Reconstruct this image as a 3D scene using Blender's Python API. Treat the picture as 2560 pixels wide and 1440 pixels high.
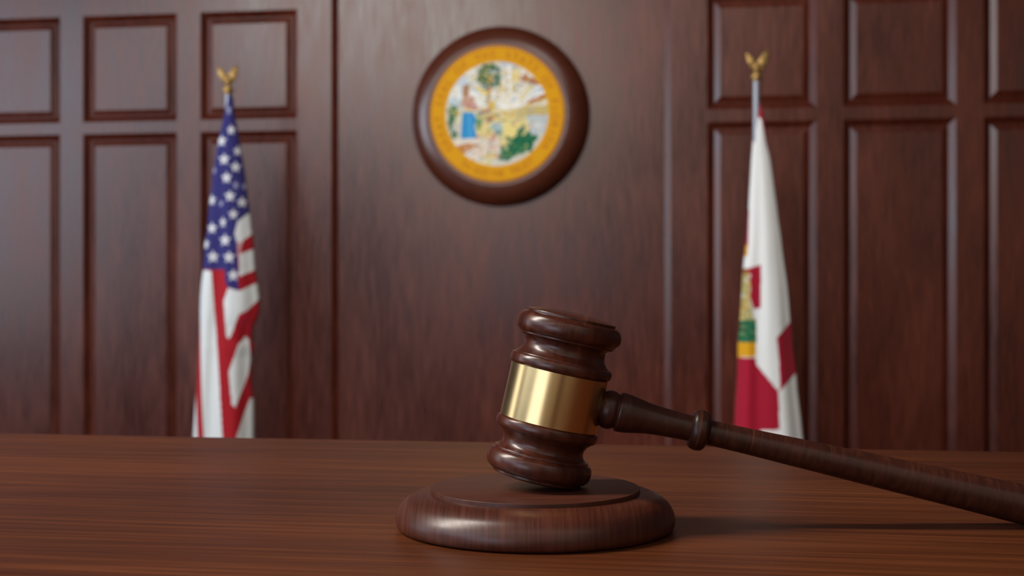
import bpy, bmesh, math, random
import numpy as np
from mathutils import Vector, Matrix

for o in list(bpy.data.objects):
    bpy.data.objects.remove(o)
S = bpy.context.scene
COL = S.collection
PI = math.pi
R = math.radians

# ------------------------------------------------------------------ camera
F = 3250.0                      # focal length in pixels of the 2560 px wide frame
CAMZ = 1.253                    # eye height above the floor
TABLE_H = 0.1028                # eye height above the bench top
TABLE_Z = CAMZ - TABLE_H
YAW = R(8.8)                    # the wall and the bench are turned this much
cd = bpy.data.cameras.new('camera')
cd.sensor_width = 36.0
cd.lens = F / 2560 * 36.0
cd.clip_start = 0.01
cd.clip_end = 60
cd.dof.use_dof = True
cd.dof.focus_distance = 0.552
cd.dof.aperture_fstop = 16.0
cam = bpy.data.objects.new('camera', cd)
cam.location = (0, 0, CAMZ)
cam.rotation_euler = (R(90), 0, 0)
COL.objects.link(cam)
S.camera = cam

# ------------------------------------------------------------------ world, lights, exposure
w = bpy.data.worlds.new('world')
S.world = w
w.use_nodes = True
w.node_tree.nodes['Background'].inputs[0].default_value = (0.75, 0.72, 0.80, 1)
w.node_tree.nodes['Background'].inputs[1].default_value = 0.05
vs = S.view_settings
vs.view_transform = 'Standard'
vs.look = 'None'
vs.gamma = 1
vs.use_curve_mapping = False
vs.exposure = 0.0


def area(name, loc, target, sx, sy, power, color, spread=180):
    l = bpy.data.lights.new(name, 'AREA')
    l.shape = 'RECTANGLE'
    l.size, l.size_y = sx, sy
    l.energy = power
    l.color = color
    l.spread = R(spread)
    o = bpy.data.objects.new(name, l)
    o.location = loc
    d = Vector(target) - Vector(loc)
    o.rotation_euler = d.to_track_quat('-Z', 'Y').to_euler()
    COL.objects.link(o)
    return o


# daylight through the tall windows behind and left of the viewer, the ceiling luminaires, and added fills
area('window_light', (-6.8, -2.0, 3.7), (-1.3, 5.4, 2.0), 5.6, 2.8, 120, (0.64, 0.79, 1.0))
area('window_light', (-5.2, 2.4, 2.2), (0.2, 4.6, 1.6), 2.8, 2.6, 47, (0.78, 0.87, 1.0), 90)
area('window_light', (-2.3, -2.2, 1.35), (0.0, 1.0, 1.2), 1.9, 0.9, 20, (0.70, 0.80, 1.0))
o = area('ceiling_or_fill_light', (-1.5, 0.52, 2.65), (-0.1, 0.56, 1.2), 0.20, 1.4, 64, (1.0, 0.92, 0.82))
area('ceiling_or_fill_light', (-3.6, -1.9, 4.3), (-0.5, 5.3, 2.6), 3.2, 1.8, 33, (1.0, 0.94, 0.87), 64)
area('ceiling_or_fill_light', (0.3, 1.4, 4.5), (0.3, 5.0, 1.5), 1.8, 0.8, 8, (1.0, 0.95, 0.90), 76)  # added overhead fill, lifts the right flag and the wall around it
area('rear_wall_fill', (0.5, -2.4, 4.3), (0.5, -4.5, 1.8), 6.0, 0.4, 170, (1.0, 0.92, 0.82))  # added fill, brightens the rear wall so the brass band mirrors it


# ------------------------------------------------------------------ helpers
def lin(c):
    out = []
    for v in c:
        v = v / 255.0
        out.append(v / 12.92 if v <= 0.04045 else ((v + 0.055) / 1.055) ** 2.4)
    return tuple(out) + (1.0,)


def link_mesh(name, verts, faces, mat, parent=None, smooth=35, loc=None):
    me = bpy.data.meshes.new(name)
    me.from_pydata([tuple(v) for v in verts], [], faces)
    me.validate()
    if smooth:
        me.shade_smooth()
        me.set_sharp_from_angle(angle=R(smooth))
    if mat:
        me.materials.append(mat)
    o = bpy.data.objects.new(name, me)
    COL.objects.link(o)
    if parent is not None:
        o.parent = parent
    if loc is not None:
        o.location = loc
    return o


def from_bm(name, bm, mat, parent=None, smooth=35):
    bmesh.ops.recalc_face_normals(bm, faces=bm.faces)
    me = bpy.data.meshes.new(name)
    bm.to_mesh(me)
    bm.free()
    if smooth:
        me.shade_smooth()
        me.set_sharp_from_angle(angle=R(smooth))
    if mat:
        me.materials.append(mat)
    o = bpy.data.objects.new(name, me)
    COL.objects.link(o)
    if parent is not None:
        o.parent = parent
    return o


def bm_box(bm, x0, x1, y0, y1, z0, z1, bevel=0.0, seg=3):
    r = bmesh.ops.create_cube(bm, size=1.0)
    vs_ = r['verts']
    for v in vs_:
        v.co = Vector(((x0 + x1) / 2 + v.co.x * (x1 - x0), (y0 + y1) / 2 + v.co.y * (y1 - y0), (z0 + z1) / 2 + v.co.z * (z1 - z0)))
    if bevel:
        es = list({e for v in vs_ for e in v.link_edges})
        bmesh.ops.bevel(bm, geom=es, offset=bevel, segments=seg, profile=0.5, affect='EDGES')


def spline(pts, n=8):
    """Catmull-Rom through 2D points."""
    if len(pts) < 3:
        return list(pts)
    P = [pts[0]] + list(pts) + [pts[-1]]
    out = []
    for i in range(1, len(P) - 2):
        p0, p1, p2, p3 = [np.array(q, float) for q in P[i - 1:i + 3]]
        for k in range(n):
            t = k / n
            q = 0.5 * ((2 * p1) + (-p0 + p2) * t + (2 * p0 - 5 * p1 + 4 * p2 - p3) * t * t + (-p0 + 3 * p1 - 3 * p2 + p3) * t ** 3)
            out.append((float(q[0]), float(q[1])))
    out.append(tuple(pts[-1]))
    return out


def profile(*parts, n=8):
    out = []
    for p in parts:
        for q in spline(p, n):
            if not out or (abs(q[0] - out[-1][0]) + abs(q[1] - out[-1][1])) > 1e-9:
                out.append(q)
    return out


def lathe(name, prof, mat, parent=None, segs=160, scale=1.0, smooth=32, close=False, loc=None):
    """prof = [(radius, height)]; turned about local z."""
    verts, faces, rings = [], [], []
    for r, h in prof:
        if r <= 1e-9:
            rings.append([len(verts)])
            verts.append((0, 0, h * scale))
        else:
            b = len(verts)
            for k in range(segs):
                a = 2 * PI * k / segs
                verts.append((r * scale * math.cos(a), r * scale * math.sin(a), h * scale))
            rings.append(list(range(b, b + segs)))
    pairs = list(zip(rings[:-1], rings[1:]))
    if close:
        pairs.append((rings[-1], rings[0]))
    for A, B in pairs:
        for k in range(segs):
            k2 = (k + 1) % segs
            if len(A) == 1 and len(B) == 1:
                break
            if len(A) == 1:
                faces.append((A[0], B[k2], B[k]))
            elif len(B) == 1:
                faces.append((A[k], A[k2], B[0]))
            else:
                faces.append((A[k], A[k2], B[k2], B[k]))
    bm = bmesh.new()
    bv = [bm.verts.new(v) for v in verts]
    for f in faces:
        bm.faces.new([bv[i] for i in f])
    o = from_bm(name, bm, mat, parent, smooth)
    if loc is not None:
        o.location = loc
    return o


def thing(name, label, cat, loc=(0, 0, 0), rot=(0, 0, 0), group=None):
    o = bpy.data.objects.new(name, None)
    o.empty_display_size = 0.05
    o.location = loc
    o.rotation_euler = rot
    COL.objects.link(o)
    o['label'] = label
    o['category'] = cat
    if group:
        o['group'] = group
    return o


def inside(px, pz, poly):
    px = np.asarray(px)
    pz = np.asarray(pz)
    res = np.zeros(px.shape, bool)
    n = len(poly)
    for i in range(n):
        x1, y1 = poly[i]
        x2, y2 = poly[(i + 1) % n]
        if y1 == y2:
            continue
        c = ((y1 > pz) != (y2 > pz)) & (px < (x2 - x1) * (pz - y1) / (y2 - y1) + x1)
        res ^= c
    return res


def set_colors(o, cols):
    a = o.data.color_attributes.new('pattern', 'FLOAT_COLOR', 'POINT')
    a.data.foreach_set('color', np.asarray(cols, np.float32).ravel())


# ------------------------------------------------------------------ materials
def nodes_of(name):
    m = bpy.data.materials.new(name)
    m.use_nodes = True
    nt = m.node_tree
    return m, nt, nt.nodes['Principled BSDF']


def wood(name, dark, mid, light, stretch=(1, 1, 1), fine=1.0, rough=(0.3, 0.45), spec=0.5, bump=0.05,
         blotch=3.0, coat=0.0, streak=None, contrast=1.0):
    """Grain: noise squeezed across the fibre. stretch is the noise scale per axis (small = along the fibre)."""
    m, nt, b = nodes_of(name)
    N, L = nt.nodes, nt.links
    tc = N.new('ShaderNodeTexCoord')
    mp = N.new('ShaderNodeMapping')
    mp.inputs['Scale'].default_value = stretch
    L.new(tc.outputs['Object'], mp.inputs['Vector'])
    n1 = N.new('ShaderNodeTexNoise')
    n1.inputs['Scale'].default_value = fine
    n1.inputs['Detail'].default_value = 8
    n1.inputs['Roughness'].default_value = 0.62
    n1.inputs['Distortion'].default_value = 0.25
    L.new(mp.outputs[0], n1.inputs['Vector'])
    n2 = N.new('ShaderNodeTexNoise')
    n2.inputs['Scale'].default_value = blotch
    n2.inputs['Detail'].default_value = 4
    mp2 = N.new('ShaderNodeMapping')
    s2 = [0.25 + 0.75 * min(1.0, s / max(stretch)) for s in stretch]
    mp2.inputs['Scale'].default_value = s2
    L.new(tc.outputs['Object'], mp2.inputs['Vector'])
    L.new(mp2.outputs[0], n2.inputs['Vector'])
    mix = N.new('ShaderNodeMath')
    mix.operation = 'MULTIPLY_ADD'
    mix.inputs[1].default_value = 0.62
    L.new(n1.outputs['Fac'], mix.inputs[0])
    ml = N.new('ShaderNodeMath')
    ml.operation = 'MULTIPLY'
    ml.inputs[1].default_value = 0.38
    L.new(n2.outputs['Fac'], ml.inputs[0])
    L.new(ml.outputs[0], mix.inputs[2])
    cr = N.new('ShaderNodeValToRGB')
    e = cr.color_ramp.elements
    w_ = 0.17 / contrast
    e[0].position = 0.5 - w_
    e[0].color = lin(dark)
    e[1].position = 0.5 + w_
    e[1].color = lin(light)
    x = cr.color_ramp.elements.new(0.5)
    x.color = lin(mid)
    L.new(mix.outputs[0], cr.inputs[0])
    col = cr.outputs[0]
    if streak:                                   # sparse pale fibres
        sc, thr, c = streak
        mp3 = N.new('ShaderNodeMapping')
        mp3.inputs['Scale'].default_value = sc
        L.new(tc.outputs['Object'], mp3.inputs['Vector'])
        n3 = N.new('ShaderNodeTexNoise')
        n3.inputs['Scale'].default_value = 1.0
        n3.inputs['Detail'].default_value = 3
        L.new(mp3.outputs[0], n3.inputs['Vector'])
        mr = N.new('ShaderNodeMapRange')
        mr.inputs['From Min'].default_value = thr
        mr.inputs['From Max'].default_value = thr + 0.08
        L.new(n3.outputs['Fac'], mr.inputs['Value'])
        mx = N.new('ShaderNodeMix')
        mx.data_type = 'RGBA'
        L.new(mr.outputs[0], mx.inputs['Factor'])
        L.new(col, mx.inputs['A'])
        mx.inputs['B'].default_value = lin(c)
        col = mx.outputs['Result']
    L.new(col, b.inputs['Base Color'])
    rr = N.new('ShaderNodeMapRange')
    rr.inputs['From Min'].default_value = 0.3
    rr.inputs['From Max'].default_value = 0.7
    rr.inputs['To Min'].default_value = rough[0]
    rr.inputs['To Max'].default_value = rough[1]
    L.new(mix.outputs[0], rr.inputs['Value'])
    L.new(rr.outputs[0], b.inputs['Roughness'])
    b.inputs['Specular IOR Level'].default_value = spec
    if coat:
        b.inputs['Coat Weight'].default_value = coat
        b.inputs['Coat Roughness'].default_value = 0.18
    bp = N.new('ShaderNodeBump')
    bp.inputs['Strength'].default_value = bump
    bp.inputs['Distance'].default_value = 0.002
    L.new(n1.outputs['Fac'], bp.inputs['Height'])
    L.new(bp.outputs[0], b.inputs['Normal'])
    return m


def plain(name, c, rough=0.5, metal=0.0, spec=0.5, noise=0.0):
    m, nt, b = nodes_of(name)
    N, L = nt.nodes, nt.links
    tc = N.new('ShaderNodeTexCoord')
    n = N.new('ShaderNodeTexNoise')
    n.inputs['Scale'].default_value = 60
    n.inputs['Detail'].default_value = 5
    L.new(tc.outputs['Object'], n.inputs['Vector'])
    rr = N.new('ShaderNodeMapRange')
    rr.inputs['To Min'].default_value = rough - 0.04
    rr.inputs['To Max'].default_value = rough + 0.04
    L.new(n.outputs['Fac'], rr.inputs['Value'])
    L.new(rr.outputs[0], b.inputs['Roughness'])
    b.inputs['Base Color'].default_value = lin(c)
    b.inputs['Metallic'].default_value = metal
    b.inputs['Specular IOR Level'].default_value = spec
    if noise:
        bp = N.new('ShaderNodeBump')
        bp.inputs['Strength'].default_value = noise
        bp.inputs['Distance'].default_value = 0.001
        L.new(n.outputs['Fac'], bp.inputs['Height'])
        L.new(bp.outputs[0], b.inputs['Normal'])
    return m


def pattern_mat(name, rough=0.8, spec=0.2, weave=0.0, sheen=0.0):
    m, nt, b = nodes_of(name)
    N, L = nt.nodes, nt.links
    a = N.new('ShaderNodeAttribute')
    a.attribute_name = 'pattern'
    L.new(a.outputs['Color'], b.inputs['Base Color'])
    b.inputs['Roughness'].default_value = rough
    b.inputs['Specular IOR Level'].default_value = spec
    b.inputs['Sheen Weight'].default_value = sheen
    if weave:
        tc = N.new('ShaderNodeTexCoord')
        n = N.new('ShaderNodeTexNoise')
        n.inputs['Scale'].default_value = 700
        L.new(tc.outputs['Object'], n.inputs['Vector'])
        bp = N.new('ShaderNodeBump')
        bp.inputs['Strength'].default_value = weave
        bp.inputs['Distance'].default_value = 0.0005
        L.new(n.outputs['Fac'], bp.inputs['Height'])
        L.new(bp.outputs[0], b.inputs['Normal'])
    return m


M_WALL = wood('mahogany_wall', (46, 16, 8), (75, 28, 15), (102, 45, 26), stretch=(110, 110, 6.0), fine=1.0,
              rough=(0.20, 0.40), spec=0.40, bump=0.10, blotch=4.0)
M_TABLE = wood('mahogany_bench_top', (54, 23, 10), (82, 41, 20), (108, 59, 31), stretch=(5, 170, 170), fine=1.3,
               rough=(0.36, 0.44), spec=0.17, bump=0.04, blotch=9.0)
M_GAVEL = wood('walnut_gavel', (44, 17, 9), (62, 26, 15), (82, 38, 23), stretch=(420, 300, 16), fine=1.0,
               rough=(0.25, 0.32), spec=0.5, bump=0.015, blotch=25.0, streak=((260, 60, 9), 0.64, (104, 50, 27)))
M_HANDLE = wood('walnut_handle', (42, 18, 10), (60, 27, 16), (80, 40, 25), stretch=(110, 110, 500), fine=1.0,
                rough=(0.34, 0.44), spec=0.4, bump=0.015, blotch=22.0, streak=((14, 14, 420), 0.63, (94, 48, 27)))
M_BLOCK = wood('walnut_sound_block', (50, 20, 11), (68, 30, 18), (88, 43, 27), stretch=(700, 30, 18), fine=1.0,
               rough=(0.32, 0.42), spec=0.5, bump=0.03, blotch=20.0)
M_BLOCKTOP = wood('walnut_block_top', (50, 20, 12), (66, 30, 18), (84, 42, 26), stretch=(18, 480, 100), fine=1.0,
                  rough=(0.38, 0.48), spec=0.45, bump=0.03, blotch=20.0)
M_PLAQUE = wood('mahogany_plaque', (66, 28, 15), (78, 35, 20), (88, 42, 25), stretch=(16, 90, 90), fine=1.0,
                rough=(0.30, 0.34), spec=0.6, bump=0.0, blotch=5.0)
M_BRASS = plain('brass_band', (216, 184, 130), rough=0.25, metal=1.0, noise=0.03)
M_GOLD = plain('gilt_finial', (176, 140, 84), rough=0.45, metal=0.7)
M_STEEL = plain('pole_grey_metal', (150, 152, 160), rough=0.42, metal=0.3)
M_FLAG = pattern_mat('flag_cloth', rough=0.75, spec=0.2, weave=0.15, sheen=0.15)
M_SEAL = pattern_mat('seal_print', rough=0.6, spec=0.12)
M_FLOOR = wood('floor_boards', (40, 24, 18), (58, 36, 26), (74, 48, 34), stretch=(2, 40, 40), fine=1.0, rough=(0.35, 0.5))
M_CEIL = plain('ceiling_plaster', (196, 190, 182), rough=0.9, spec=0.1)

# ------------------------------------------------------------------ the room
D0 = 5.3                        # distance of the wall on the optical axis
c9, s9 = math.cos(YAW), math.sin(YAW)


def wall_s(px):
    u = (px - 1280) / F
    return u * D0 / (c9 + u * s9)


def wall_empty(name, loc_s=0, off=0, z=0):
    o = bpy.data.objects.new(name, None)
    o.location = (loc_s * c9 - off * s9, D0 - loc_s * s9 - off * c9, z)
    o.rotation_euler = (0, 0, -YAW)
    COL.objects.link(o)
    return o


def place_wall(o):
    o.location = (0, D0, 0)
    o.rotation_euler = (0, 0, -YAW)


H = 4.6
WING_BACK = 0.0                 # face of the side wings (local y); the centre lies deeper
CENTRE_Y = 0.017
SL, SR = -0.7486, 0.6304        # seams between centre and wings
bm = bmesh.new()
# centre field, plain veneer
bm_box(bm, SL - 0.03, SR + 0.03, CENTRE_Y, 0.16, 0, H)
wall = from_bm('wall_back', bm, M_WALL, None, 0)
wall['kind'] = 'structure'
place_wall(wall)

ZU1, ZU0 = CAMZ + 1.167, CAMZ + 0.711
ZL1, ZL0 = CAMZ + 0.661, 0.45
rows = [(ZL0, ZL1), (ZU0, ZU1), (ZU1 + 0.10, ZU1 + 0.10 + 0.6)]
left_cols = [(-1.335 - 0.53 * k, -0.910 - 0.53 * k) for k in range(6)]
right_cols = [(0.787 + 0.5275 * k, 1.213 + 0.5275 * k) for k in range(6)]


def wing(name, s0, s1, cols, chamfer_side):
    """Stile and rail framework with openings for the raised panels, one mesh; each raised panel is a part."""
    bm = bmesh.new()
    xs = sorted({s0, s1} | {v for c in cols for v in c})
    zs = sorted({0, H} | {v for r in rows for v in r})
    ch = 0.027
    step = 0.026
    depth = 0.021
    vc = {}

    def V(x, y, z):
        k = (round(x, 5), round(y, 5), round(z, 5))
        if k not in vc:
            vc[k] = bm.verts.new(k)
        return vc[k]

    def Q(*p):
        try:
            bm.faces.new([V(*q) for q in p])
        except ValueError:
            pass
    holes = {(c, r) for c in cols for r in rows}
    for i in range(len(xs) - 1):
        for j in range(len(zs) - 1):
            x0, x1, z0, z1 = xs[i], xs[i + 1], zs[j], zs[j + 1]
            if ((x0, x1), (z0, z1)) in holes:
                a, b_, c_, d_ = x0 + step, x1 - step, z0 + step, z1 - step
                Q((x0, 0, z0), (x1, 0, z0), (b_, depth, c_), (a, depth, c_))
                Q((x1, 0, z0), (x1, 0, z1), (b_, depth, d_), (b_, depth, c_))
                Q((x1, 0, z1), (x0, 0, z1), (a, depth, d_), (b_, depth, d_))
                Q((x0, 0, z1), (x0, 0, z0), (a, depth, c_), (a, depth, d_))
                Q((a, depth, c_), (b_, depth, c_), (b_, depth, d_), (a, depth, d_))
            else:
                Q((x0, 0, z0), (x1, 0, z0), (x1, 0, z1), (x0, 0, z1))
    # chamfer down to the centre field
    if chamfer_side > 0:
        Q((s1, 0, 0), (s1 + ch, CENTRE_Y + 0.0005, 0), (s1 + ch, CENTRE_Y + 0.0005, H), (s1, 0, H))
    else:
        Q((s0 - ch, CENTRE_Y + 0.0005, 0), (s0, 0, 0), (s0, 0, H), (s0 - ch, CENTRE_Y + 0.0005, H))
    # give the framework its thickness
    Q((s0, 0, 0), (s0, 0.16, 0), (s0, 0.16, H), (s0, 0, H))
    Q((s1, 0.16, 0), (s1, 0, 0), (s1, 0, H), (s1, 0.16, H))
    Q((s0, 0.16, 0), (s1, 0.16, 0), (s1, 0.16, H), (s0, 0.16, H))
    me = bpy.data.meshes.new(name)
    bm.normal_update()
    bm.to_mesh(me)
    bm.free()
    me.materials.append(M_WALL)
    o = bpy.data.objects.new(name, me)
    COL.objects.link(o)
    o['kind'] = 'structure'
    place_wall(o)
    # raised panels
    bevw = 0.024
    for (x0, x1) in cols:
        for (z0, z1) in rows:
            bm = bmesh.new()
            g = step + 0.002
            o0 = [(x0 + g, depth - 0.001, z0 + g), (x1 - g, depth - 0.001, z0 + g), (x1 - g, depth - 0.001, z1 - g), (x0 + g, depth - 0.001, z1 - g)]
            i_ = g + bevw
            i0 = [(x0 + i_, 0.0095, z0 + i_), (x1 - i_, 0.0095, z0 + i_), (x1 - i_, 0.0095, z1 - i_), (x0 + i_, 0.0095, z1 - i_)]
            A = [bm.verts.new(p) for p in o0]
            B = [bm.verts.new(p) for p in i0]
            for k in range(4):
                bm.faces.new((A[k], A[(k + 1) % 4], B[(k + 1) % 4], B[k]))
            bm.faces.new(B)
            bm.faces.new(A[::-1])
            p = from_bm('raised_panel', bm, M_WALL, o, 0)
            p['kind'] = 'structure'
    return o


wing('wall_left_wing', -4.4, SL - 0.0135, left_cols, +1)
wing('wall_right_wing', SR + 0.0135, 4.2, right_cols, -1)

bm = bmesh.new()
bm_box(bm, -6, 10, -4.6, 6.6, -0.1, 0.0)
o = from_bm('floor', bm, M_FLOOR, None, 0)
o['kind'] = 'structure'

# the plastered wall behind the viewer with its dark pilasters; only reflections show it
bm = bmesh.new()
bm_box(bm, -6, 10, -4.6, -4.5, 0, H)
rear = from_bm('wall_rear', bm, M_CEIL, None, 0)
rear['kind'] = 'structure'
for x in (0.6, 5.2):
    bm = bmesh.new()
    bm_box(bm, x - 0.45, x + 0.45, -4.5, -4.38, 0, H)
    from_bm('pilaster', bm, M_WALL, rear, 0)['kind'] = 'structure'

# ------------------------------------------------------------------ judge's bench
# its far edge runs parallel with the wall
t = thing('judges_bench', 'long reddish-brown wooden bench top carrying the gavel and its sound block', 'bench',
          (0.0, 0.8655, 0.0), (0, 0, -YAW))
bm = bmesh.new()
bm_box(bm, -1.6, 1.4, -0.80, 0.0, TABLE_Z - 0.035, TABLE_Z, 0.0025, 3)
from_bm('bench_top', bm, M_TABLE, t)
bm = bmesh.new()
bm_box(bm, -1.55, 1.35, -0.08, -0.04, 0.0, TABLE_Z - 0.035)
from_bm('front_panel', bm, M_TABLE, t, 0)
for x in (-1.55, 1.31):
    bm = bmesh.new()
    bm_box(bm, x, x + 0.04, -0.76, -0.08, 0.0, TABLE_Z - 0.035)
    from_bm('side_panel', bm, M_TABLE, t, 0)

# ------------------------------------------------------------------ gavel and sound block
GY = 0.56
U = GY / F                      # metres per photo pixel at the gavel's distance


def gp(px, py):
    return ((px - 1280) * U, GY, CAMZ + (720 - py) * U)


block = thing('sound_block', 'round walnut sound block with a raised disc on top, lying under the gavel head', 'sound block',
              ((1338 - 1280) * U, GY, TABLE_Z))
bprof = profile([(0, 0.5), (322, 0.5)], [(322, 0.5), (330, 1.0), (339, 3), (345, 9), (347.5, 20), (346, 35), (339, 52), (326, 68), (306, 80), (284, 86.5), (268, 89)],
                [(268, 89), (262, 89.5)], [(262, 89.5), (0, 89.5)], n=7)
lathe('block_base', bprof, M_BLOCK, block, segs=220, scale=U)
dprof = profile([(0, 88), (260, 88)], [(260, 88), (261, 89)], [(261, 89), (261, 97.5)], [(261, 97.5), (260.8, 98.8), (260.0, 99.3)], [(260.0, 99.3), (0, 99.3)], n=3)
lathe('raised_disc', dprof, M_BLOCKTOP, block, segs=220, scale=U)

TILT = R(12.6)
cx, cy, cz = gp(1385, 992.4)
gavel = thing('gavel', 'dark walnut judge gavel with a brass band, head resting on the round sound block', 'gavel',
              (cx, cy, cz), (0, TILT, 0))
K = 1 / 2.88
half = [
    [(121, 0), (121, 67)],
    [(121, 67), (125.5, 68.5)],
    [(125.5, 68.5), (128, 71), (129.3, 76), (129.3, 84), (127.5, 90), (125, 93)],
    [(125, 93), (119.5, 94.5)],
    [(119.5, 94.5), (118.8, 96.5), (116.5, 98)],
    [(116.5, 98), (110.5, 104), (104.8, 112), (102.3, 122), (103.5, 131), (108, 137.5), (113.5, 141.5)],
    [(113.5, 141.5), (118.5, 143), (119.5, 146)],
    [(119.5, 146), (119.5, 147.5)],
    [(119.5, 147.5), (126, 151.5), (131, 159), (133, 170), (132, 181), (128, 190), (121, 196.5), (115, 198.8)],
    [(115, 198.8), (112.5, 199)],
    [(112.5, 199), (112.3, 204), (111.5, 205.5)],
    [(111.5, 205.5), (95, 209.5), (70, 213.8), (40, 217), (0, 218.2)],
]
up = profile(*half, n=6)
low = [(r, -h) for r, h in up[::-1]]
lathe('gavel_head', low + up[1:], M_GAVEL, gavel, segs=200, scale=U, smooth=30)
bandp = profile([(119.5, -66.8), (122.3, -66.8)], [(122.3, -66.8), (123, -66)], [(123, -66), (123, 66)], [(123, 66), (122.3, 66.8)],
                [(122.3, 66.8), (119.5, 66.8)], n=2)
lathe('brass_band', bandp, M_BRASS, gavel, segs=240, scale=U)
# handle: along local +x of the head, turned on its own z
hp = profile([(0, 60), (38, 60)], [(38, 60), (38, 108)], [(38, 108), (40, 117), (45, 126), (48.7, 137), (48, 149), (45, 156), (43.5, 159)],
             [(43.5, 159), (43.5, 161)], [(43.5, 161), (48, 163), (49.8, 167)], [(49.8, 167), (49.6, 176), (47.8, 192), (43.5, 215), (39, 240), (36.2, 268), (34.4, 300), (32.4, 345)],
             [(32.4, 345), (32.6, 348)],
             [(32.6, 348), (42, 350), (48.5, 357), (51.3, 367), (51.5, 374), (49.5, 384), (43, 391), (33.5, 394)],
             [(33.5, 394), (31.6, 396)],
             [(31.6, 396), (31.6, 420), (32.4, 490), (35.2, 600), (38.8, 745), (42, 880), (44.8, 1006), (48.1, 1140), (49.8, 1200), (51.0, 1226),
              (49.5, 1248), (42, 1268), (26, 1281), (0, 1286)], n=9)
h = lathe('handle', hp, M_HANDLE, gavel, segs=120, scale=U, smooth=30)
h.rotation_euler = (0, R(90) + R(0.3), 0)

# ------------------------------------------------------------------ the seal plaque
SEAL_S, SEAL_Z = wall_s(1249), CAMZ + (720 - 292) * 5.33 / F
pl = thing('wall_plaque', 'round domed wooden plaque with a yellow-rimmed state seal, mounted high on the wall', 'plaque')
off = -CENTRE_Y
pl.location = (SEAL_S * c9 - off * s9, D0 - SEAL_S * s9 - off * c9, SEAL_Z)
pl.rotation_euler = (R(90), 0, -YAW)      # local z points out of the wall
PP = profile([(0, -0.001), (0.364, -0.001)], [(0.364, -0.001), (0.3665, 0.004), (0.367, 0.012), (0.362, 0.032), (0.348, 0.054), (0.328, 0.072), (0.305, 0.083), (0.288, 0.087)],
             [(0.288, 0.087), (0.2835, 0.086), (0.281, 0.083)], [(0.281, 0.083), (0, 0.083)], n=8)
lathe('plaque_backing', PP, M_PLAQUE, pl, segs=200)

# printed disc: a polar sheet with its picture as colour pattern
rs = np.concatenate([np.linspace(0.004, 0.212, 150), np.linspace(0.2125, 0.2765, 70)])
NA = 900
ang = np.arange(NA) / NA * 2 * PI
X = np.outer(rs, np.cos(ang)).ravel()
Y = np.outer(rs, np.sin(ang)).ravel()
SC = 0.2765 / 482.0
cxp = X / SC + 688
cyp = 706 - Y / SC
col = np.zeros((X.size, 4), np.float32)
RR = np.hypot(X, Y)
AA = np.arctan2(Y, X)
cream = lin((208, 202, 186))
col[:] = cream


def paint(poly, c):
    col[inside(cxp, cyp, poly)] = lin(c)


def blob(x, y, rx, ry, c, rot=0, wob=0.15, k=5, ph=0):
    dx, dy = cxp - x, cyp - y
    cr_, sr_ = math.cos(rot), math.sin(rot)
    a, b_ = (dx * cr_ + dy * sr_) / rx, (-dx * sr_ + dy * cr_) / ry
    th = np.arctan2(b_, a)
    col[np.hypot(a, b_) < 1 + wob * np.sin(k * th + ph)] = lin(c)


rng = random.Random(4)
# sky with clouds
for x, y, rx, ry, c in [(430, 470, 70, 40, (200, 208, 212)), (400, 560, 60, 50, (226, 228, 224)), (520, 430, 60, 40, (232, 228, 214)),
                        (770, 365, 60, 20, (176, 190, 206)), (720, 390, 30, 22, (206, 214, 222)), (560, 560, 60, 18, (140, 176, 206)),
                        (395, 620, 50, 30, (190, 204, 206)), (985, 545, 40, 24, (150, 182, 208)), (900, 400, 40, 30, (210, 196, 170))]:
    blob(x, y, rx, ry, c, 0.3, 0.2, 5, x)
paint([(840, 470), (885, 425), (960, 470), (1005, 515), (930, 500), (880, 485)], (170, 88, 30))
paint([(905, 625), (985, 585), (1035, 575), (1040, 598), (960, 632), (915, 645)], (176, 98, 34))
paint([(500, 560), (560, 540), (640, 610), (560, 640)], (206, 214, 216))
# rays of the sun
for k in range(17):
    a0 = R(8 + k * 10.2)
    a1 = R(8 + k * 10.2 + 6.2)
    L0 = 300 if k % 2 else 330
    c = [(240, 236, 224), (232, 206, 110), (244, 240, 230)][k % 3]
    paint([(790, 695), (790 + L0 * math.cos(a0), 695 - L0 * math.sin(a0)), (790 + L0 * math.cos(a1), 695 - L0 * math.sin(a1))], c)
paint([(840, 470), (885, 425), (960, 470), (1005, 515), (930, 500), (880, 485)], (170, 88, 30))
paint([(905, 625), (985, 585), (1035, 575), (1040, 598), (960, 632), (915, 645)], (176, 98, 34))
blob(985, 540, 45, 20, (226, 228, 228), -0.3)
blob(1000, 545, 20, 12, (150, 182, 210), -0.3)
blob(760, 620, 100, 70, (238, 234, 222), 0, 0.1)
blob(640, 600, 110, 28, (228, 222, 200), 0.1)
for a in (60, 75, 88, 101, 114, 128):
    p = R(a)
    paint([(785, 680), (785 + 290 * math.cos(p), 680 - 290 * math.sin(p)), (797 + 290 * math.cos(p), 680 - 290 * math.sin(p))], (222, 186, 84))
# water and far shore
paint([(330, 700), (1060, 690), (1060, 800), (330, 800)], (214, 206, 176))
paint([(700, 690), (1060, 640), (1060, 720), (760, 735)], (214, 188, 112))
for y in (668, 690, 712):
    paint([(830, y + 4), (1055, y - 8), (1055, y - 2), (830, y + 10)], (146, 134, 104))
paint([(900, 720), (1060, 720), (1060, 850), (930, 860)], (188, 194, 194))
blob(985, 790, 50, 20, (206, 208, 204))
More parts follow.
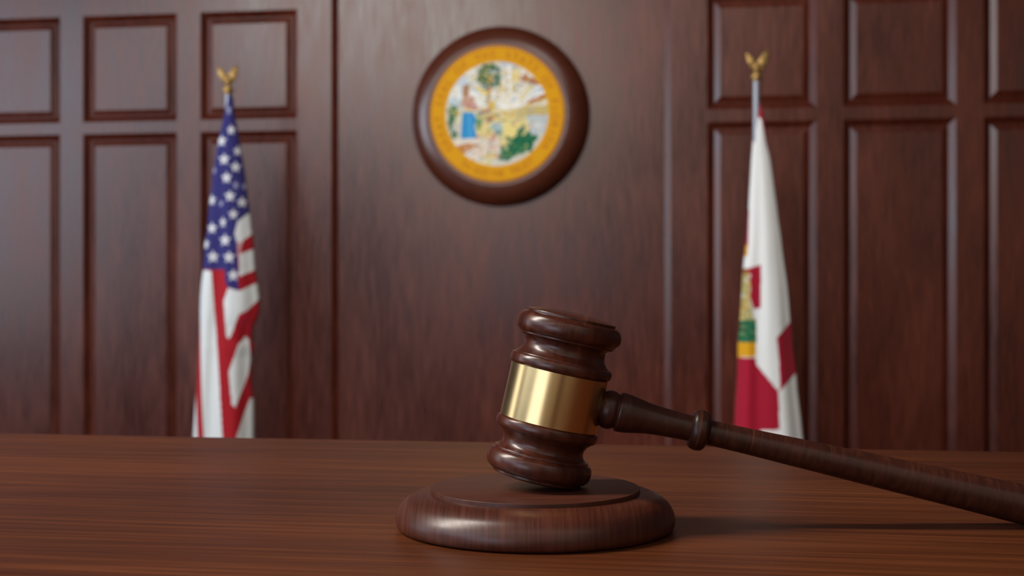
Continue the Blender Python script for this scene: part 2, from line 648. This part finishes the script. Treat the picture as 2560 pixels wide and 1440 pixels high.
# meadow
paint([(540, 720), (900, 730), (940, 900), (700, 960), (540, 900)], (226, 206, 138))
blob(780, 800, 90, 60, (232, 214, 132))
blob(690, 800, 45, 35, (170, 190, 190), 0.2)
blob(700, 840, 30, 18, (96, 142, 124))
paint([(640, 620), (680, 610), (670, 690), (630, 700)], (216, 180, 70))
# palm: trunk and crown
paint([(618, 540), (646, 540), (640, 720), (626, 720)], (196, 152, 52))
paint([(560, 720), (700, 700), (720, 730), (580, 745)], (196, 168, 92))
blob(636, 442, 90, 92, (62, 104, 66), 0, 0.06, 9, 1)
for k in range(46):
    a, r = rng.uniform(0, 2 * PI), rng.uniform(10, 78)
    blob(636 + r * math.cos(a), 440 + r * math.sin(a) * 0.95, rng.uniform(8, 15), rng.uniform(4, 8),
         rng.choice([(178, 150, 62), (70, 112, 62), (140, 140, 70), (52, 92, 66), (196, 170, 84)]), rng.uniform(0, PI))
blob(650, 470, 20, 16, (176, 140, 66), 0, 0.2, 6)
blob(600, 520, 24, 18, (60, 104, 70))
blob(640, 530, 18, 20, (172, 110, 50))
# left bank, trees
blob(375, 690, 38, 50, (82, 124, 76), 0, 0.2, 6)
blob(360, 760, 22, 60, (70, 112, 84), 0, 0.2, 6, 2)
blob(385, 850, 26, 30, (52, 104, 72), 0, 0.2, 6, 3)
blob(400, 790, 30, 22, (200, 196, 186))
blob(560, 760, 24, 60, (112, 146, 92), 0, 0.2, 6, 1)
blob(410, 690, 18, 14, (206, 180, 84))
# standing figure
blob(466, 545, 24, 52, (168, 112, 74), 0.1, 0.12)
blob(485, 620, 52, 44, (196, 150, 128), 0, 0.15)
blob(520, 655, 36, 20, (186, 104, 96), 0.3)
blob(600, 690, 44, 12, (176, 100, 94), -0.25)
blob(640, 745, 24, 14, (158, 84, 84), 0)
paint([(442, 692), (516, 690), (542, 735), (530, 800), (550, 875), (520, 890), (430, 886), (436, 780)], (52, 142, 196))
paint([(480, 700), (500, 700), (510, 870), (490, 880)], (78, 160, 208))
# foreground flowers and stones
paint([(370, 880), (700, 870), (720, 940), (660, 1075), (520, 1060), (430, 980)], (226, 214, 196))
paint([(395, 930), (520, 905), (560, 925), (450, 985)], (190, 124, 62))
paint([(560, 1000), (660, 950), (690, 1000), (640, 1075), (560, 1070)], (222, 206, 134))
for k in range(70):
    x, y = rng.uniform(540, 720), rng.uniform(850, 990)
    blob(x, y, rng.uniform(5, 11), rng.uniform(4, 8), rng.choice([(206, 98, 104), (226, 216, 204), (196, 140, 130), (150, 160, 150), (232, 206, 140)]), rng.uniform(0, 3))
for k in range(60):
    x, y = rng.uniform(440, 640), rng.uniform(940, 1060)
    blob(x, y, rng.uniform(8, 18), rng.uniform(3, 6), rng.choice([(236, 232, 224), (176, 178, 180), (206, 160, 120), (236, 226, 196)]), -0.3)
# the dark green bush at lower right
blob(860, 920, 110, 60, (24, 98, 66), -0.35, 0.12, 7, 1)
for x, y, l, a in [(850, 860, 90, 95), (900, 880, 90, 70), (800, 900, 95, 150), (940, 880, 70, 20), (760, 990, 90, 170), (850, 980, 90, 200),
                   (900, 950, 80, 330), (780, 1010, 80, 215), (740, 960, 60, 130), (720, 1015, 40, 190), (870, 820, 50, 80)]:
    p = R(a)
    blob(x, y, l * 0.62, 17, (22, 96, 64), -p, 0.1, 4)
    blob(x, y, l * 0.5, 3, (60, 136, 84), -p, 0.1, 4)
for k in range(26):
    blob(rng.uniform(720, 930), rng.uniform(900, 1020), rng.uniform(6, 14), rng.uniform(3, 5), rng.choice([(176, 178, 92), (70, 140, 90), (206, 202, 150)]), rng.uniform(0, 3))
# scattered fine touches
for k in range(430):
    a, r = rng.uniform(0, 2 * PI), 350 * math.sqrt(rng.random())
    x, y = 692 + r * math.cos(a), 705 + r * math.sin(a)
    if 425 < x < 550 and 690 < y < 890:
        continue
    if y < 690:
        c = rng.choice([(226, 222, 212), (220, 196, 126), (160, 182, 204), (228, 226, 218), (184, 158, 104), (150, 128, 92)])
    elif x > 740 and y > 840:
        continue
    else:
        c = rng.choice([(222, 206, 140), (140, 164, 140), (200, 146, 96), (224, 220, 206), (104, 140, 100), (166, 182, 196), (196, 120, 110)])
    blob(x, y, rng.uniform(6, 20), rng.uniform(2, 6), c, rng.uniform(-0.8, 0.4))
# golden ring
rq = RR / 0.2765
ring = rq > 0.757
col[ring] = lin((216, 152, 12))
tick = ring & (rq > 0.965) & (((AA * 96 / (2 * PI)) % 1) < 0.45)
col[tick] = lin((158, 82, 26))
col[(rq > 0.988)] = lin((170, 96, 30))
tick = ring & (rq < 0.775) & (((AA * 90 / (2 * PI)) % 1) < 0.4)
col[tick] = lin((214, 150, 34))
# lettering around the ring, part of the print
def letters(text, radius, a_start, a_end, size, outward, c):
    n = len(text)
    sub = np.where(ring)[0]
    xs_, ys_ = X[sub], Y[sub]
    for i, chh in enumerate(text):
        if chh == ' ':
            continue
        a = R(a_start + (a_end - a_start) * (i + 0.5) / n)
        cu = bpy.data.curves.new('t', 'FONT')
        cu.body = chh
        cu.size = size
        cu.align_x = 'CENTER'
        cu.offset = size * 0.008
        ob = bpy.data.objects.new('t', cu)
        COL.objects.link(ob)
        dg = bpy.context.evaluated_depsgraph_get()
        me = ob.evaluated_get(dg).to_mesh()
        rot = a - PI / 2 if outward else a + PI / 2
        cr_, sr_ = math.cos(rot), math.sin(rot)
        ox, oy = radius * math.cos(a), radius * math.sin(a)
        near = np.where(np.hypot(xs_ - ox, ys_ - oy) < size)[0]
        P = [(ox + v.co.x * cr_ - (v.co.y - size * 0.35) * sr_, oy + v.co.x * sr_ + (v.co.y - size * 0.35) * cr_) for v in me.vertices]
        m_ = np.zeros(len(near), bool)
        for p in me.polygons:
            m_ |= inside(xs_[near], ys_[near], [P[q] for q in p.vertices])
        col[sub[near[m_]]] = lin(c)
        ob.evaluated_get(dg).to_mesh_clear()
        bpy.data.objects.remove(ob)
        bpy.data.curves.remove(cu)


LETC = (184, 108, 18)
letters('GREAT SEAL OF THE STATE OF FLORIDA', 0.240, 218, -38, 0.040, True, LETC)
letters('IN GOD WE TRUST', 0.240, 232, 308, 0.038, False, LETC)
verts = np.stack([X, Y, np.full(X.size, 0.0)], 1)
faces = []
nr = len(rs)
for i in range(nr - 1):
    for k in range(NA):
        k2 = (k + 1) % NA
        faces.append((i * NA + k, (i + 1) * NA + k, (i + 1) * NA + k2, i * NA + k2))
faces.append(tuple(range(NA)))
# a thin body behind the print
nb = len(verts)
edge = verts[(nr - 1) * NA:].copy()
edge[:, 2] = -0.006
verts = np.concatenate([verts, edge])
col = np.concatenate([col, col[(nr - 1) * NA:]])
for k in range(NA):
    k2 = (k + 1) % NA
    faces.append(((nr - 1) * NA + k, nb + k, nb + k2, (nr - 1) * NA + k2))
seal = link_mesh('seal_disc', verts, faces, M_SEAL, pl, 40, (0, 0, 0.0885))
set_colors(seal, col)

# ------------------------------------------------------------------ flags
def make_finial(parent, z0, wings, sc):
    """Gilt eagle: ball, neck and body turned as one, head with beak, two raised wings with feather ridges."""
    e = lathe('finial', [(p[0] * sc, p[1] * sc) for p in profile(
        [(0, -3), (9, -3), (10, 0)], [(10, 0), (12.5, 3), (13.5, 8), (12.5, 13), (8.5, 17)],
        [(8.5, 17), (6.5, 19), (6.0, 22), (7, 25)],
        [(7, 25), (9.5, 30), (9, 36), (6.5, 40), (3.5, 42), (0, 43)], n=6)], M_GOLD, parent, segs=48, loc=(0, 0, z0))
    # head and beak
    bm = bmesh.new()
    bmesh.ops.create_uvsphere(bm, u_segments=20, v_segments=14, radius=4.2 * sc)
    for v in bm.verts:
        v.co += Vector((-3 * sc, -6 * sc, 42 * sc))
    r = bmesh.ops.create_cone(bm, cap_ends=True, segments=12, radius1=2.4 * sc, radius2=0.3 * sc, depth=7 * sc)
    for v in r['verts']:
        v.co = Matrix.Rotation(R(70), 3, 'X') @ v.co + Vector((-4 * sc, -11.5 * sc, 41 * sc))
    hd = from_bm('eagle_head', bm, M_GOLD, e)
    for (bx, by, bz, tx, ty, tz, W) in wings:
        B = Vector((bx, by, bz)) * sc
        T = Vector((tx, ty, tz)) * sc
        ax = (T - B)
        L_ = ax.length
        ax.normalize()
        side = ax.cross(Vector((0, 1, 0))).normalized()
        nrm = side.cross(ax).normalized()
        verts, faces = [], []
        n, m = 40, 28
        for i in range(n + 1):
            t_ = i / n
            wv = W * sc * (math.sin(PI * min(1, 0.12 + 0.88 * t_) ** 0.95) ** 0.6 if t_ < 1 else 0.0)
            bend = 0.10 * L_ * math.sin(PI * t_)
            c0 = B + ax * (L_ * t_) - nrm * bend
            for j in range(m):
                a = 2 * PI * j / m
                th = wv * 0.34 * (1 + 0.22 * math.sin(t_ * 26 + 2.2 * math.cos(a)))
                verts.append(c0 + side * (wv * math.cos(a) * (1 + 0.07 * math.sin(t_ * 26))) + nrm * (th * math.sin(a)))
        for i in range(n):
            for j in range(m):
                j2 = (j + 1) % m
                faces.append((i * m + j, i * m + j2, (i + 1) * m + j2, (i + 1) * m + j))
        faces.append(tuple(range(m))[::-1])
        link_mesh('wing', verts, faces, M_GOLD, e, 60)
    return e


def flag_thing(label, px_c, depth, top_py, outline_l, outline_r, base_c, patches, stars, wings, kind, xc_shift=0, hem_py=1560):
    mpp = depth / F
    X0 = (px_c - 1280) * mpp
    th = thing('flag_on_pole', label, 'flag', (X0, depth, 0.0), (0, 0, 0), 'flags beside the seal')
    ztop = CAMZ + (720 - top_py) * mpp
    # pole and floor stand
    lathe('pole', [(0, 0.02), (0.0122, 0.02), (0.0122, ztop), (0, ztop)], M_STEEL, th, segs=32)
    lathe('stand', profile([(0, 0), (0.16, 0)], [(0.16, 0), (0.165, 0.008), (0.16, 0.02), (0.12, 0.035), (0.05, 0.05), (0.03, 0.07)],
                           [(0.03, 0.07), (0.028, 0.16)], [(0.028, 0.16), (0.0125, 0.165)], n=5), M_GOLD, th, segs=64)
    make_finial(th, ztop, wings, mpp)
    # cloth: a closed hanging bundle of folds around the pole
    yl = np.array([p[1] for p in outline_l], float)
    xl = np.array([p[0] for p in outline_l], float)
    yr = np.array([p[1] for p in outline_r], float)
    xr = np.array([p[0] for p in outline_r], float)
    y0 = min(yl[0], yr[0])
    rows_ = np.concatenate([np.arange(y0, 1300, 2.0), np.arange(1300, hem_py, 6.0)])
    NP = 260
    phi = np.arange(NP) / NP * 2 * PI
    V_, PXs, PYs = [], [], []
    for y in rows_:
        a, b_ = np.interp(y, yl, xl), np.interp(y, yr, xr)
        c0, hw = (a + b_) / 2, max((b_ - a) / 2, 0.5)
        x = c0 + hw * np.cos(phi)
        f = min(1.0, (y - y0) / 500.0)
        dep = max(hw * 0.50, 10.5)
        pl_ = 1.0 + f * (0.13 * np.sin(5 * phi + 0.6 + y * 0.0012) + 0.04 * np.sin(9 * phi + 1.1 - y * 0.002))
        yy = -dep * np.sin(phi) * pl_
        V_.append(np.stack([(x - px_c) * mpp, yy * mpp, np.full(NP, CAMZ + (720 - y) * mpp)], 1))
        PXs.append(x)
        PYs.append(np.full(NP, y))
    V_ = np.concatenate(V_)
    PX, PY = np.concatenate(PXs), np.concatenate(PYs)
    cc = np.zeros((len(V_), 4), np.float32)
    cc[:] = lin(base_c)
    for poly, c in patches:
        cc[inside(PX, PY, poly)] = lin(c)
    for sx, sy, rx, ry, c in stars:
        poly = []
        for k in range(10):
            a = -PI / 2 + k * PI / 5
            q = 1.0 if k % 2 == 0 else 0.45
            poly.append((sx + rx * q * math.cos(a), sy + ry * q * math.sin(a)))
        cc[inside(PX, PY, poly)] = lin(c)
    n = len(rows_)
    faces = []
    for i in range(n - 1):
        for k in range(NP):
            k2 = (k + 1) % NP
            faces.append((i * NP + k, (i + 1) * NP + k, (i + 1) * NP + k2, i * NP + k2))
    faces.append(tuple(range(NP)))
    fl = link_mesh('flag_cloth', V_, faces, M_FLAG, th, 70)
    set_colors(fl, cc)
    return th


def c2(x, y):
    return (x / 2.769 + 440, y / 2.769 + 140)


def c3(x, y):
    return (x / 2.769 + 440, y / 2.769 + 600)


def c5(x, y):
    return (x / 2.6667 + 1780, y / 2.6667 + 600)


def c4(x, y):
    return (x / 2.6667 + 1780, y / 2.6667 + 100)


NAVY, RED, WHITE = (48, 44, 108), (166, 19, 31), (222, 224, 221)
ul = [(571, 237), (570, 243), (564, 270), (561, 285), (552.7, 321), (544.7, 357), (539, 393), (533, 429), (530, 465), (525, 501), (521, 537), (518.5, 573), (512, 609), (509, 655),
      (508.6, 672), (504, 708), (501.5, 744), (499.6, 816), (496, 888), (492, 960), (487, 1032), (483.5, 1092), (470, 1560)]
ur = [(577, 237), (582.6, 243), (587, 285), (593.5, 321), (599.5, 357), (606, 393), (611.5, 429), (616.5, 465), (620.6, 501), (626, 537), (630, 573), (635, 609), (638, 655), (639, 672),
      (645, 708), (649.5, 744), (650.5, 773), (645, 795), (634, 815), (630, 850), (636, 866), (633.5, 878), (629.5, 890), (630, 925), (630, 960), (635, 1000), (636, 1032), (635.5, 1092), (645, 1560)]
patches = [
    ([(440, 100), (700, 100), (660, 500), c2(515, 1082), c2(440, 1150), c2(422, 1230), c2(440, 1300), c2(446, 1440), c3(456, 350), c3(385, 330), c3(364, 300), c3(355, 205), c3(100, 205)], NAVY),
    ([c3(150, 205), c3(262, 215), c3(285, 500), c3(300, 700), c3(315, 900), c3(328, 1100), c3(345, 1365), c3(410, 2600), c3(230, 2600), c3(213, 1365), c3(205, 1200), c3(195, 1000), c3(185, 800), c3(172, 500), c3(150, 480)], WHITE),
    ([c3(140, 1030), c3(168, 1365), c3(185, 2600), c3(60, 2600), c3(60, 1200)], WHITE),
    ([c3(385, 333), c3(456, 352), c3(455, 515), c3(400, 662), c3(385, 680), c3(370, 662), c3(352, 420)], WHITE),
    ([c2(530, 1078), c2(515, 1083), c2(440, 1150), c2(422, 1230), c2(440, 1300), c2(452, 1380), c2(478, 1278), c2(545, 1222), c2(600, 1100)], WHITE),
    ([c2(440, 1290), c2(470, 1290), c2(460, 1370), c2(446, 1390)], (206, 150, 150)),
    ([c3(454, 102), c3(560, 55), c3(570, 198), c3(456, 254)], WHITE),
    ([c3(456, 355), c3(600, 278), c3(600, 388), c3(484, 510), c3(454, 516)], WHITE),
    ([c3(492, 662), c3(512, 690), c3(524, 820), c3(506, 930), c3(432, 1150), c3(410, 1130), c3(395, 1000), c3(387, 905), c3(450, 720)], WHITE),
    ([c3(560, 1080), c3(575, 2600), c3(420, 2600), c3(437, 1365), c3(490, 1180), c3(520, 1095)], WHITE),
    ([c3(455, 515), c3(520, 480), c3(520, 600), c3(455, 600)], (186, 30, 50)),
]
stars = []
SW = (216, 214, 216)
for x, y, a, b in [(372, 380, 20, 36), (388, 515, 30, 36), (322, 592, 36, 40), (432, 660, 28, 36), (342, 720, 37, 40), (268, 795, 22, 28), (422, 773, 34, 38), (362, 848, 37, 40),
                   (425, 900, 20, 32), (478, 905, 16, 28), (256, 1000, 34, 40), (388, 975, 37, 40), (466, 1015, 34, 38), (325, 1025, 20, 24), (412, 1100, 32, 36), (340, 1155, 24, 38),
                   (262, 1195, 37, 40), (218, 1305, 26, 38), (358, 1278, 40, 42), (272, 1392, 40, 42), (388, 1395, 40, 42)]:
    q = c2(x, y)
    stars.append((q[0], q[1], a / 2.769 * 1.12, b / 2.769 * 1.12, SW if a > 22 else (150, 148, 176)))
q = c3(418, 245)
stars.append((q[0], q[1], 15.5, 16.5, SW))
WUS = [(-2, 1, 24, -25, -2, 66, 8.5), (4, 1, 26, 22, 4, 70, 11.0)]
flag_thing('stars and stripes flag furled on its pole, gilt eagle on top, left of the seal', 570.5, 5.09, 233, ul, ur, RED, patches, stars, WUS, 'us')

fl_l = [(1899, 262), (1897, 275), (1891, 300), (1884, 325), (1881.5, 362), (1878.5, 400), (1876.5, 437), (1874, 475), (1872, 512), (1869.5, 550), (1867, 587), (1862.5, 625),
        (1857.5, 675), (1855, 712), (1853, 750), (1851, 787), (1848, 825), (1844.8, 862), (1844.5, 900), (1843, 937), (1841, 975), (1838, 1012), (1836, 1065), (1818, 1560)]
fl_r = [(1901, 262), (1904, 275), (1909.5, 295), (1913.5, 325), (1918, 362), (1925.5, 400), (1931, 437), (1936, 475), (1941, 512), (1945.5, 550), (1951, 587), (1955, 625),
        (1962, 675), (1967.5, 712), (1971, 750), (1974, 787), (1977, 825), (1979.5, 862), (1984.5, 900), (1990, 937), (1993, 975), (1997.5, 1012), (2002, 1050), (2007, 1100), (2045, 1560)]
FRED = (166, 16, 44)
YEL, TAN, GRN = (222, 160, 20), (176, 158, 100), (36, 104, 68)
pf = [
    ([c4(300, 380), c4(345, 440), c4(400, 760), c4(372, 742), c4(356, 690), c4(340, 600), c4(322, 530), c4(306, 518)], FRED),
    ([c4(246, 1130), c4(236, 1385), c4(180, 1385), c4(200, 1130)], FRED),
    ([c4(236, 1370), c5(230, 110), c5(150, 110), c4(150, 1370)], (214, 152, 40)),
    ([c5(100, 192), c5(240, 192), c5(246, 300), c5(240, 380), c5(254, 460), c5(262, 520), c5(280, 540), c5(282, 682), c5(100, 682)], TAN),
    ([c5(100, 545), c5(281, 525), c5(284, 684), c5(100, 684)], GRN),
    ([c5(100, 683), c5(281, 680), c5(278, 772), c5(100, 785)], YEL),
    ([c5(100, 192), c5(238, 192), c5(232, 225), c5(100, 235)], (150, 90, 40)),
    ([c5(232, 190), c5(314, 166), c5(314, 452), c5(264, 460), c5(242, 385), c5(246, 300)], FRED),
    ([c5(100, 785), c5(275, 780), c5(285, 830), c5(420, 1000), c5(430, 1252), c5(305, 1258), c5(300, 1500), c5(60, 1500)], FRED),
    ([c5(413, 648), c5(560, 500), c5(600, 860), c5(548, 888), c5(440, 990), c5(420, 1000), c5(436, 975), c5(426, 800)], FRED),
]
rng2 = random.Random(9)
for k in range(60):
    x, y = rng2.uniform(170, 262), rng2.uniform(220, 530)
    if x > 238 + max(0, (y - 380)) * 0.12:
        continue
    c = rng2.choice([(206, 186, 110), (110, 130, 80), (206, 202, 190), (190, 140, 60), (150, 160, 120)])
    pf.append(([c5(x, y), c5(x + rng2.uniform(8, 16), y - 8), c5(x + 12, y + rng2.uniform(12, 28)), c5(x - 3, y + 14)], c))
for k in range(34):
    x, y = rng2.uniform(175, 268), rng2.uniform(550, 668)
    c = rng2.choice([(60, 140, 90), (22, 78, 54), (150, 160, 90), (30, 90, 70)])
    pf.append(([c5(x, y), c5(x + rng2.uniform(8, 16), y - 6), c5(x + 12, y + rng2.uniform(8, 20)), c5(x - 3, y + 12)], c))
WFL = [(-2, 1, 24, -25, -2, 68, 9.0), (5, 1, 24, 31, 4, 76, 12.0)]
flag_thing('white and red state flag furled on a grey pole, right of the seal', 1890.6, 4.75, 200, fl_l, fl_r, (234, 234, 230), pf, [], WFL, 'fl')
